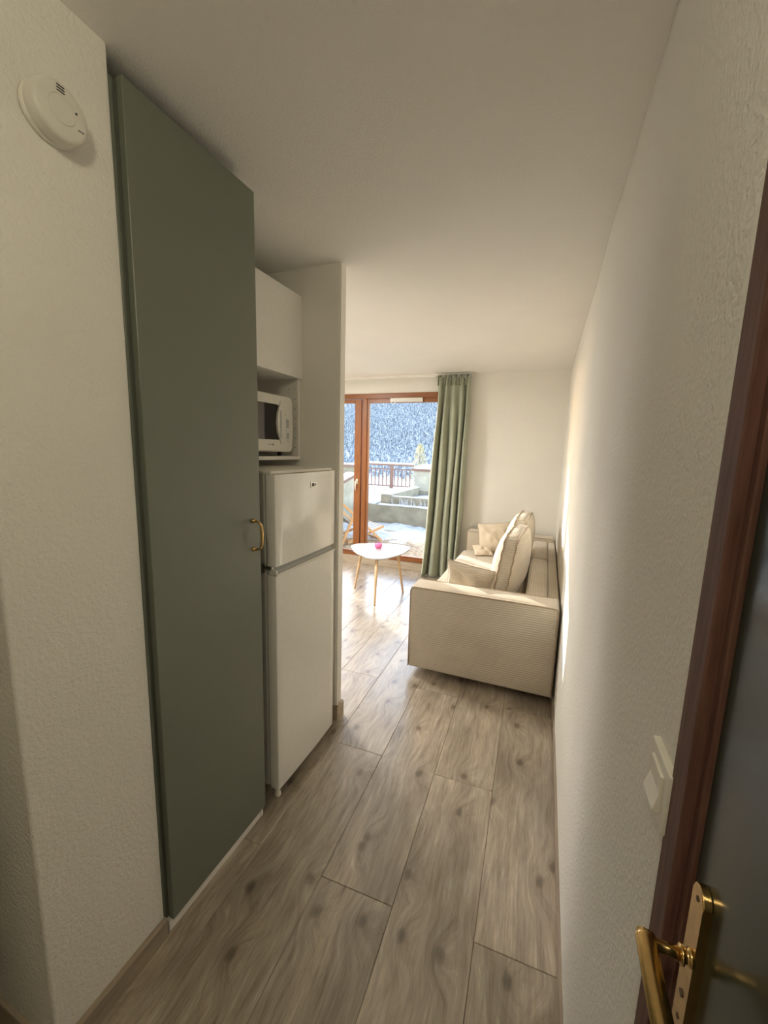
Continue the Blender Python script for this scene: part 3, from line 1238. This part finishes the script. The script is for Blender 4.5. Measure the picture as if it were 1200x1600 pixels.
pillow('throw_pillow', 'crumpled cream throw pillow propped against the near armrest', (-.605, 2.875, .448), .36, .30, .13, eul(24, 7, -4), 'cordz', 1.3)
pillow('throw_pillow', 'smooth cream throw pillow leaning on the far armrest by the curtain', (-.62, 4.43, .448), .34, .33, .13, eul(-20, -7, 8), 'pillow', 5.1)
pillow('throw_pillow', 'small cream pillow lying flat in front of the far throw pillow', (-.72, 4.30, .448), .20, .17, .06, eul(-66, 0, 24), 'pillow', 9.4)

# ------------------------------------------------------------------ coffee table
ct = thing('coffee_table', 'white rounded-triangle coffee table with three slim wooden legs', 'table', (-1.79, 3.88, 0))
TZ = .46
# rounded triangle outline
corners = [Vector((-2.125, 4.06)), Vector((-1.535, 4.25)), Vector((-1.66, 3.61))]
cen = sum(corners, Vector((0, 0))) / 3


def tri_outline(scale=1.0, n=96):
    pts = []
    # rounded by minkowski-like blend: superposition in polar form
    segs = []
    R = .15
    inner = [cen + (c - cen) * (1 - R / (c - cen).length) for c in corners]
    order = [0, 2, 1]
    P = []
    for i in range(3):
        a, b, c = inner[order[i - 1]], inner[order[i]], inner[order[(i + 1) % 3]]
        n1 = (b - a).normalized()
        n1 = Vector((n1.y, -n1.x))
        n2 = (c - b).normalized()
        n2 = Vector((n2.y, -n2.x))
        if (b + n1 * R - cen).length < (b - n1 * R - cen).length:
            n1, n2 = -n1, -n2
        a1, a2 = math.atan2(n1.y, n1.x), math.atan2(n2.y, n2.x)
        while a2 - a1 > pi:
            a2 -= 2 * pi
        while a2 - a1 < -pi:
            a2 += 2 * pi
        for k in range(17):
            t = a1 + (a2 - a1) * k / 16
            P.append(b + Vector((cos(t), sin(t))) * R)
    # bow the straight sides outwards
    out = []
    m = len(P)
    for i in range(m):
        out.append(P[i])
        q = P[(i + 1) % m]
        if (q - P[i]).length > .12:
            for k in range(1, 8):
                t = k / 8
                p = P[i].lerp(q, t)
                d = (p - cen).normalized()
                out.append(p + d * .030 * sin(pi * t))
    return [cen + (p - cen) * scale for p in out]


ol = tri_outline()
bm = new()
rings = []
for sc, z in ((.93, TZ - .020), (.985, TZ - .016), (1.0, TZ - .008), (.997, TZ - .002), (.985, TZ)):
    rings.append([bm.verts.new((cen.x + (p.x - cen.x) * sc, cen.y + (p.y - cen.y) * sc, z)) for p in ol])
n = len(ol)
for j in range(len(rings) - 1):
    for i in range(n):
        bm.faces.new((rings[j][i], rings[j][(i + 1) % n], rings[j + 1][(i + 1) % n], rings[j + 1][i]))
bm.faces.new(rings[0][::-1])
bm.faces.new(rings[-1])
tt = obj('tabletop', bm, 'tablewhite', ct)
feet = [(-2.028, 3.893), (-1.633, 3.530), (-1.503, 4.016)]
for fx, fy in feet:
    tx, ty = fx + (cen.x - fx) * .27, fy + (cen.y - fy) * .27
    bm = new()
    tube(bm, [(fx, fy, .001), (fx + (tx - fx) * .02, fy + (ty - fy) * .02, .012), (fx + (tx - fx) * .5, fy + (ty - fy) * .5, .22), (tx, ty, TZ - .017)], [.0095, .0105, .0135, .0165], 16)
    lg = obj('leg', bm, 'beech', ct, True)
    bm = new()
    lathe(bm, [(.028, TZ - .0245), (.030, TZ - .018)], 18, 'Z', (tx, ty, 0))
    obj('leg_mount', bm, 'steel', lg)
# candle glass
cgx, cgy = -1.80, 4.00
bm = new()
lathe(bm, [(.024, 0), (.034, .004), (.042, .018), (.044, .035), (.042, .052), (.037, .063), (.0355, .064), (.040, .050), (.0415, .035), (.039, .020), (.030, .009), (.001, .008)], 36, 'Z', (cgx, cgy, TZ + .0005))
cg = tag(obj('candle_glass', bm, 'pinkglass', None, True), 'small pink glass candle holder on the white coffee table', 'candle holder')
bm = new()
lathe(bm, [(.027, .0098), (.0365, .0205), (.0405, .035), (.0406, .042), (.001, .043)], 30, 'Z', (cgx, cgy, TZ + .0005))
obj('wax', bm, 'pink', cg, True)
bm = new()
tube(bm, [(cgx, cgy, TZ + .042), (cgx + .001, cgy, TZ + .052)], .001, 6)
obj('wick', bm, 'dark', cg)

# ------------------------------------------------------------------ hall lamp (behind and above the camera)
lx, ly = -.30, -.25
hl = thing('ceiling_lamp', 'round opal ceiling lamp in the entrance hall', 'lamp', (lx, ly, H))
bm = new()
lathe(bm, [(.11, 2.405), (.115, H + .002)], 32, 'Z', (lx, ly, 0))
obj('base', bm, 'white', hl)
bm = new()
lathe(bm, [(.02, 2.335), (.06, 2.342), (.095, 2.362), (.11, 2.39), (.11, 2.405)], 32, 'Z', (lx, ly, 0))
obj('diffuser', bm, 'opal', hl, True)
ld_ = bpy.data.lights.new('hall_bulb', 'POINT')
ld_.energy = HALL_LAMP_W
ld_.color = (1.0, .90, .66)
ld_.shadow_soft_size = .06
lo = bpy.data.objects.new('bulb', ld_)
COL.objects.link(lo)
lo.parent = hl
lo.location = (0, 0, 2.325 - H)

rlx, rly = -2.75, 3.15  # added fill lamp, unseen, brightens the living room
rfill = thing('ceiling_lamp', 'added unseen fill lamp in the living room, wide flat opal disc', 'lamp', (rlx, rly, H))
bm = new()
lathe(bm, [(.24, 2.395), (.25, H + .002)], 40, 'Z', (rlx, rly, 0))
obj('base', bm, 'white', rfill)
bm = new()
lathe(bm, [(.05, 2.345), (.15, 2.35), (.215, 2.365), (.24, 2.395)], 40, 'Z', (rlx, rly, 0))
obj('diffuser', bm, 'opal', rfill, True)
ld_ = bpy.data.lights.new('room_fill', 'AREA')
ld_.shape = 'DISK'
ld_.size = .44
ld_.energy = ROOM_FILL_W
ld_.color = (1.0, .95, .89)
lo = bpy.data.objects.new('room_fill', ld_)
COL.objects.link(lo)
lo.parent = rfill
lo.location = (0, 0, 2.338 - H)

# ------------------------------------------------------------------ terrace outside
struct(obj('ground_terrace', box(new(), -9, 4, YB + .2, 7.8, -.2, 0), 'gravel'))
struct(obj('window_threshold', box(new(), -3.9, -1.1, YB + .058, YB + .24, 0, .12, .004, 2), 'concrete'))
# snow on the near terrace, ragged front edge


def snow_h(x, y):
    t = (y - 6.32 + .22 * nz(x * 1.1, y * .6, 4) + .10 * nz(x * 4, y * 4, 1))
    h = min(.05, max(-.03, t * .12)) + .06 * nz(x * 2.3, y * 2.3, 7) + .035 * nz(x * 6, y * 6, 2)
    return h - .012


bm = new()
solid_grid(bm, 170, 60, lambda u, v: Vector((-3.89 + 7.4 * u, 5.6 + 2.08 * v, snow_h(-3.89 + 7.4 * u, 5.6 + 2.08 * v))),
           lambda u, v: Vector((-3.89 + 7.4 * u, 5.6 + 2.08 * v, -.12)))
o = obj('snow_cover', bm, 'snow', None, True)
tag(o, 'patchy bluish snow lying on the gravel terrace outside the window', 'snow', kind='stuff')

# low concrete wall
lw = struct(obj('wall_terrace', box(new(), -12, 4, 7.69, 7.93, -.1, .395, .008, 2), 'concrete'))
# upper terrace and its snow
struct(obj('ground_upper', box(new(), -14, 4, 7.93, 11.4, -.2, .33), 'concrete'))
bm = new()


def usn(x, y):
    return .425 + .02 * nz(x * 1.3, y * 1.3, 3) + .008 * nz(x * 5, y * 5, 9) + .01 * max(0, 1 - abs(y - 7.75) / .2)


solid_grid(bm, 80, 50, lambda u, v: Vector((-13.5 + 10.085 * u, 7.70 + 3.3 * v, usn(-13.5 + 10.085 * u, 7.70 + 3.3 * v))),
           lambda u, v: Vector((-13.5 + 10.085 * u, 7.70 + 3.3 * v, .396)))
tag(obj('snow_blanket', bm, 'snow', None, True), 'smooth white snow on the upper terrace before the brown railing', 'snow', kind='stuff')
bm = new()
solid_grid(bm, 60, 4, lambda u, v: Vector((-3.37 + 7 * u, 7.685 + .30 * v, .408 + .012 * nz(u * 30, v, 3) - .012 * (2 * v - 1) ** 2)),
           lambda u, v: Vector((-3.37 + 7 * u, 7.69 + .29 * v, .3955)))
tag(obj('snow_ledge', bm, 'snow', None, True), 'thin line of snow along the low concrete wall top', 'snow', kind='stuff')

# concrete planter box on the wall
pb = thing('concrete_planter', 'long concrete planter box standing on the low terrace wall', 'planter', (-2, 9, .33))
obj('front_wall', box(new(), -3.18, 4, 7.995, 8.15, .33, .555, .006, 2), 'concrete', pb)
obj('side_wall', box(new(), -3.405, -3.18, 7.985, 10.2, .33, .590, .006, 2), 'concrete', pb)
obj('back_wall', box(new(), -3.18, 4, 10.05, 10.2, .33, .50, .006, 2), 'concrete', pb)
bm = new()
solid_grid(bm, 30, 12, lambda u, v: Vector((-3.18 + 7 * u, 8.15 + 1.9 * v, .40 + .015 * nz(u * 12, v * 5, 5))), lambda u, v: Vector((-3.18 + 7 * u, 8.15 + 1.9 * v, .34)))
obj('snow_fill', bm, 'snow', pb, True)
bm = new()
solid_grid(bm, 50, 4, lambda u, v: Vector((-3.19 + 7 * u, 7.998 + .15 * v, .567 + .008 * nz(u * 30, v, 1) - .01 * (2 * v - 1) ** 2)), lambda u, v: Vector((-3.19 + 7 * u, 7.998 + .15 * v, .55)))
solid_grid(bm, 4, 30, lambda u, v: Vector((-3.40 + .22 * u, 7.99 + 2.2 * v, .602 + .008 * nz(u, v * 12, 1) - .01 * (2 * u - 1) ** 2)), lambda u, v: Vector((-3.40 + .22 * u, 7.99 + 2.2 * v, .585)))
obj('snow_rim', bm, 'snow', pb, True)
# frosted dry stalks at the foot of the planter
bm = new()
for k in range(46):
    c = random.choice((-3.12, -2.95, -2.86, -2.78, -2.72, -2.66, -2.5, -2.42, -2.3))
    x = c + random.gauss(0, .022)
    h = random.uniform(.03, .16)
    y = 7.94 + random.uniform(0, .04)
    tube(bm, [(x, y, .40), (x + random.gauss(0, .006), y - .005, .40 + h * .6), (x + random.gauss(0, .012), y, .40 + h)], [.006, .004, .0015], 5)
tag(obj('frosted_stalks', bm, 'snow'), 'white frosted stalks along the foot of the concrete planter', 'grass', kind='stuff')

# railing
rl = thing('railing', 'brown terrace railing of thin balusters with snow on its top rail', 'railing', (-5, 11, .40))
RX0, RX1, RYY = -5.33, -3.645, 11.0
obj('top_rail', box(new(), RX0, RX1, RYY - .035, RYY + .035, 1.075, 1.135, .006, 2), 'coping', rl)
obj('middle_rail', box(new(), RX0, RX1, RYY - .02, RYY + .02, .965, .995, .003, 1), 'coping', rl)
obj('bottom_rail', box(new(), RX0, RX1, RYY - .02, RYY + .02, .475, .510, .003, 1), 'coping', rl)
for x in (-5.285, -4.31):
    obj('post', box(new(), x - .045, x + .045, RYY - .04, RYY + .04, .36, 1.08, .005, 2), 'coping', rl)
bal = None
x = RX0 + .03
k = 0
while x < RX1:
    if min(abs(x - p) for p in (-5.285, -4.31)) > .07:
        if bal is None:
            bal = obj('baluster', box(new(), x - .014, x + .014, RYY - .014, RYY + .014, .49, .98), 'coping', rl)
            bx = x
            bl0 = Vector(bal.location)
        else:
            b = bal.copy()
            COL.objects.link(b)
            b.parent = rl
            b.location = bl0 + Vector((x - bx, 0, 0))
    x += .1195
bm = new()
solid_grid(bm, 70, 6, lambda u, v: Vector((RX0 + (RX1 - RX0) * u, RYY - .045 + .09 * v, 1.128 + (.05 + .012 * nz(u * 20, v, 2)) * max(0, 1 - (2 * v - 1) ** 4) ** .5)),
           lambda u, v: Vector((RX0 + (RX1 - RX0) * u, RYY - .045 + .09 * v, 1.125)))
obj('snow_cap', bm, 'snow', rl, True)

# concrete pillar at the end of the railing
cp = thing('concrete_pillar', 'stained concrete pillar with brown metal cap and snow, by the railing end', 'pillar', (-2.9, 11, .33))
obj('shaft', box(new(), -3.575, -1.9, 10.85, 11.35, .30, .975, .008, 2), 'concrete_lit', cp)
obj('cap', box(new(), -3.64, -1.85, 10.80, 11.42, .965, 1.035, .006, 2), 'coping', cp)
bm = new()


def pil_sn(u, v):
    e = (max(0, 1 - (2 * u - 1) ** 8) * max(0, 1 - (2 * v - 1) ** 6)) ** .5
    return Vector((-3.60 + 1.7 * u, 10.80 + .6 * v, 1.03 + e * (.11 + .06 * nz(u * 7, v * 2, 6))))


solid_grid(bm, 40, 12, pil_sn, lambda u, v: Vector((-3.60 + 1.7 * u, 10.80 + .6 * v, 1.028)))
obj('snow_cap', bm, 'snow', cp, True)

# left terrace wall with a sloping run of coping, and an added unseen wall by the facade that blocks low sun
def lz(y):
    return .935 + .20 * (y - 7.2) - .045


lt = thing('side_wall_block', 'concrete side wall, lightened for snow bounce, with sloping brown coping and snow, left on the terrace', 'wall', (-4.0, 7.7, 0))
wx0, wx1, wy0, wy1 = -4.10, -3.90, 5.07, 7.68


def slopebar(x0, x1, lo, hi):
    bm = new()
    prism(bm, [(wy0, lo if isinstance(lo, float) else lz(wy0) + lo[0]), (wy1, lo if isinstance(lo, float) else lz(wy1) + lo[0]), (wy1, lz(wy1) + hi), (wy0, lz(wy0) + hi)], 'X', x0, x1, .004)
    return bm


obj('concrete_body', slopebar(wx0, wx1, -.15, -.04), 'concrete_lit', lt)
obj('coping', slopebar(wx0 - .03, wx1 + .03, (-.045,), .02), 'coping', lt)
bm = new()
solid_grid(bm, 6, 50, lambda v, u: Vector((wx0 - .03 + (wx1 - wx0 + .06) * v, wy0 + (wy1 - wy0) * u, lz(wy0 + (wy1 - wy0) * u) + .02 + .035 * max(0, 1 - (2 * v - 1) ** 4) ** .5 + .008 * nz(u * 20, v, 4))),
           lambda v, u: Vector((wx0 - .03 + (wx1 - wx0 + .06) * v, wy0 + (wy1 - wy0) * u, lz(wy0 + (wy1 - wy0) * u) + .015)))
obj('snow_cap', bm, 'snow', lt, True)
struct(obj('sun_blocker_wall', box(new(), -3.50, -3.34, 5.07, 5.98, -.05, 1.55, .006, 2), 'concrete'))  # unseen, added to keep low sun off the living-room floor
# parapet in the far left
pp = thing('parapet', 'low concrete parapet with brown coping at the far left terrace edge', 'wall', (-7, 11.2, .3))
obj('concrete_body', box(new(), -13, -5.35, 11.08, 11.3, .2, .99, .006, 2), 'concrete', pp)
obj('coping', box(new(), -13, -5.33, 11.03, 11.35, .985, 1.06, .005, 2), 'coping', pp)
bm = new()
solid_grid(bm, 60, 6, lambda u, v: Vector((-13 + 7.67 * u, 11.02 + .34 * v, 1.055 + (.05 + .01 * nz(u * 20, v, 2)) * max(0, 1 - (2 * v - 1) ** 4) ** .5)),
           lambda u, v: Vector((-13 + 7.67 * u, 11.02 + .34 * v, 1.05)))
obj('snow_cap', bm, 'snow', pp, True)

# ------------------------------------------------------------------ deckchair
FOOT = Vector((-2.623, 6.144, 0.012))
AX = Vector((-.6307, -.7760, 0))
WD = Vector((-.7760, .6307, 0))
CWID = .56


def dc(s, w, z):
    return FOOT + AX * s + WD * w + Vector((0, 0, z))


dk = thing('deckchair', 'wooden folding deckchair with grey and white sling on the snowy terrace', 'deckchair', dc(.4, .28, 0))
def rails(name, s0, z0, s1, z1, inset):
    first = None
    for w in (inset, CWID - inset):
        bm = new()
        bar(bm, dc(s0, w, z0), dc(s1, w, z1), .024, .042, .004, (0, 0, 1))
        o = obj(name, bm, 'chairwood', dk)
rails('back_rail', 0, 0.012, 1.08, .995, 0)
rails('seat_rail', -.05, .250, .60, .020, .032)
rails('prop_strut', .526, .480, .73, .016, -.026)
for nm, s, z, a, b in (('crossbar', .02, .03, 0, CWID), ('crossbar', 1.06, .975, 0, CWID), ('crossbar', -.03, .243, .03, CWID - .03), ('crossbar', .715, .04, -.02, CWID + .02), ('crossbar', .57, .03, .03, CWID - .03)):
    bm = new()
    bar(bm, dc(s, a, z), dc(s, b, z), .024, .034, .003)
    obj(nm, bm, 'chairwood', dk)
bm = new()


def sling(u, v):
    p0, p1, p2 = (1.05, .99), (.56, .02), (-.035, .262)
    s = (1 - v) ** 2 * p0[0] + 2 * v * (1 - v) * p1[0] + v * v * p2[0]
    z = (1 - v) ** 2 * p0[1] + 2 * v * (1 - v) * p1[1] + v * v * p2[1]
    return dc(s, .055 + (CWID - .11) * u, z)


uvl = bm.loops.layers.uv.new('UVMap')
g = grid(bm, 8, 24, sling)
uvd = {}
for i in range(9):
    for j in range(25):
        uvd[g[i][j]] = (i / 8, j / 24)
g2 = grid(bm, 8, 24, lambda u, v: sling(u, v) + Vector((0, 0, -.004)))
for i in range(9):
    for j in range(25):
        uvd[g2[i][j]] = (i / 8, j / 24)
for f in bm.faces:
    for lp in f.loops:
        lp[uvl].uv = uvd[lp.vert]
obj('sling', bm, 'sling', dk, True)

# ------------------------------------------------------------------ snowfield, mountain side, trees


def ground_z(x, y):
    if y < 60:
        z = .15 - .100 * (y - 11.4)
    elif y < 350:
        z = -4.71 - (y - 60) * .0735
    else:
        z = -26 + (y - 350) * .20 + .00006 * (y - 350) ** 2
    z += 1.3 * math.exp(-((x + 12.5) / 3.0) ** 2 - ((y - 20) / 4) ** 2)
    if y > 300:
        z += 6 * nz(x * .008, y * .008, 2) * min(1, (y - 300) / 150)
    return z


bm = new()
ys = [11.4, 13, 15, 17, 19, 21, 23, 26, 30, 36, 45, 60, 80, 120, 180, 250, 300, 340, 380, 430, 500, 580, 680, 800, 950, 1100, 1300]
NX = 40
rows = []
for y in ys:
    x0, x1 = -1.3 * y - 10, .35 * y + 10
    rows.append([bm.verts.new((x0 + (x1 - x0) * i / NX, y, ground_z(x0 + (x1 - x0) * i / NX, y))) for i in range(NX + 1)])
for a, b in zip(rows, rows[1:]):
    for i in range(NX):
        bm.faces.new((a[i], a[i + 1], b[i + 1], b[i]))
struct(obj('hillside', bm, 'snow', None, True))

# conifer template: three ragged skirts on a trunk


def conifer_arrays(rs, tiers=4, n=7):
    vs, fs = [], []
    for t in range(tiers):
        z0 = .10 + .80 * t / tiers
        z1 = min(1.0, z0 + .42)
        r = .185 * (1 - .80 * t / tiers)
        top = len(vs)
        vs.append((0, 0, z1))
        ring = []
        for k in range(n * 2):
            a = pi * k / n + t * .7
            rr = r * (1 if k % 2 else .62) * rs.uniform(.85, 1.15)
            ring.append(len(vs))
            vs.append((rr * cos(a), rr * sin(a), z0 + rs.uniform(-.03, .03) + (0 if k % 2 else .04)))
        for k in range(n * 2):
            fs.append((top, ring[k], ring[(k + 1) % (n * 2)]))
    return np.array(vs), np.array(fs)


rs = random.Random(11)
templ = [conifer_arrays(rs, 4, 4) for _ in range(5)]
cand = []
yy = 352.0
while yy < 1150:
    step = 5.2 * (1 + (yy - 352) / 1400)
    x = -.78 * yy
    while x < -.12 * yy:
        cand.append((x + rs.uniform(-2, 2), yy + rs.uniform(-2.4, 2.4), rs.uniform(8, 15), rs.randrange(5), rs.uniform(0, 6.28)))
        x += step * rs.uniform(.75, 1.4)
    yy += step


def in_view(x, y):
    return -.53 * y < x < -.235 * y


def thin(cs, ymax):
    kept, cells = [], {}
    for c in cs:
        if c[1] < ymax:
            k = (int(c[0] // 6), int(c[1] // 6))
            r = .205 * c[2]
            if any((c[0] - d[0]) ** 2 + (c[1] - d[1]) ** 2 < (r + .205 * d[2]) ** 2 for i in (-1, 0, 1) for j in (-1, 0, 1) for d in cells.get((k[0] + i, k[1] + j), ())):
                continue
            cells.setdefault(k, []).append(c)
        kept.append(c)
    return kept


cand = thin(cand, 480)
near = [c for c in cand if in_view(c[0], c[1])]
near.sort(key=lambda c: c[1])
near = near[:300]
nearset = set(near)
tm = []
for vs, fs in templ:
    bm = new()
    bv = [bm.verts.new(tuple(v)) for v in vs]
    for f in fs:
        bm.faces.new([bv[i] for i in f])
    tube(bm, [(0, 0, -.05), (0, 0, .3)], .02, 5)
    me = bpy.data.meshes.new('conifer')
    bmesh.ops.recalc_face_normals(bm, faces=bm.faces[:])
    bm.to_mesh(me)
    bm.free()
    me.materials.append(MT['conifer'])
    tm.append(me)
for x, y, h, k, r in near:
    o = bpy.data.objects.new('conifer', tm[k])
    COL.objects.link(o)
    o.location = (x, y, ground_z(x, y) - .3)
    o.rotation_euler = (0, 0, r)
    o.scale = (h, h, h)
    tag(o, 'snow-dusted conifer in the dense dark row at the forest foot', 'tree', 'conifers along the foot of the mountain forest')
V, Fc, base = [], [], 0
for c in cand:
    if c in nearset:
        continue
    x, y, h, k, r = c
    vs, fs = templ[k]
    ca, sa = cos(r), sin(r)
    p = np.empty_like(vs)
    p[:, 0] = (vs[:, 0] * ca - vs[:, 1] * sa) * h + x
    p[:, 1] = (vs[:, 0] * sa + vs[:, 1] * ca) * h + y
    p[:, 2] = vs[:, 2] * h + ground_z(x, y) - .3
    V.append(p)
    Fc.append(fs + base)
    base += len(vs)
me = bpy.data.meshes.new('mountain_forest')
V = np.concatenate(V)
Fc = np.concatenate(Fc)
me.from_pydata(V.tolist(), [], Fc.tolist())
me.materials.append(MT['conifer'])
o = bpy.data.objects.new('mountain_forest', me)
COL.objects.link(o)
tag(o, 'snowy blue-white conifer forest covering the mountain side', 'forest', kind='stuff')

# yellow larch in front of the forest
lt = thing('larch_tree', 'pale yellow larch tree rising behind the terrace railing and pillar', 'tree', (-9.2, 30, -1.75))
bm = new()
tube(bm, [(-9.2, 30, -1.8), (-9.19, 30, 0), (-9.2, 30, 1.9)], [.07, .045, .012], 8)
obj('trunk', bm, 'trunk', lt, True)
bm = new()
for k in range(2600):
    t = random.random() ** .8
    z = -1.4 + 3.4 * t
    r = .84 * (1 - t) ** .55 + .03
    a = random.uniform(0, 6.28)
    q = r * sqrt(random.uniform(.05, 1))
    c = Vector((-9.2 + q * cos(a), 30 + q * sin(a), z + random.uniform(-.05, .05)))
    d1_ = Vector((cos(a), sin(a), random.uniform(-.5, .4))).normalized() * random.uniform(.05, .13)
    s_ = Vector((-sin(a), cos(a), random.uniform(-.5, .5))).normalized() * .035
    bm.faces.new([bm.verts.new(c - s_), bm.verts.new(c + d1_), bm.verts.new(c + s_)])
o = obj('foliage', bm, 'larch', lt)
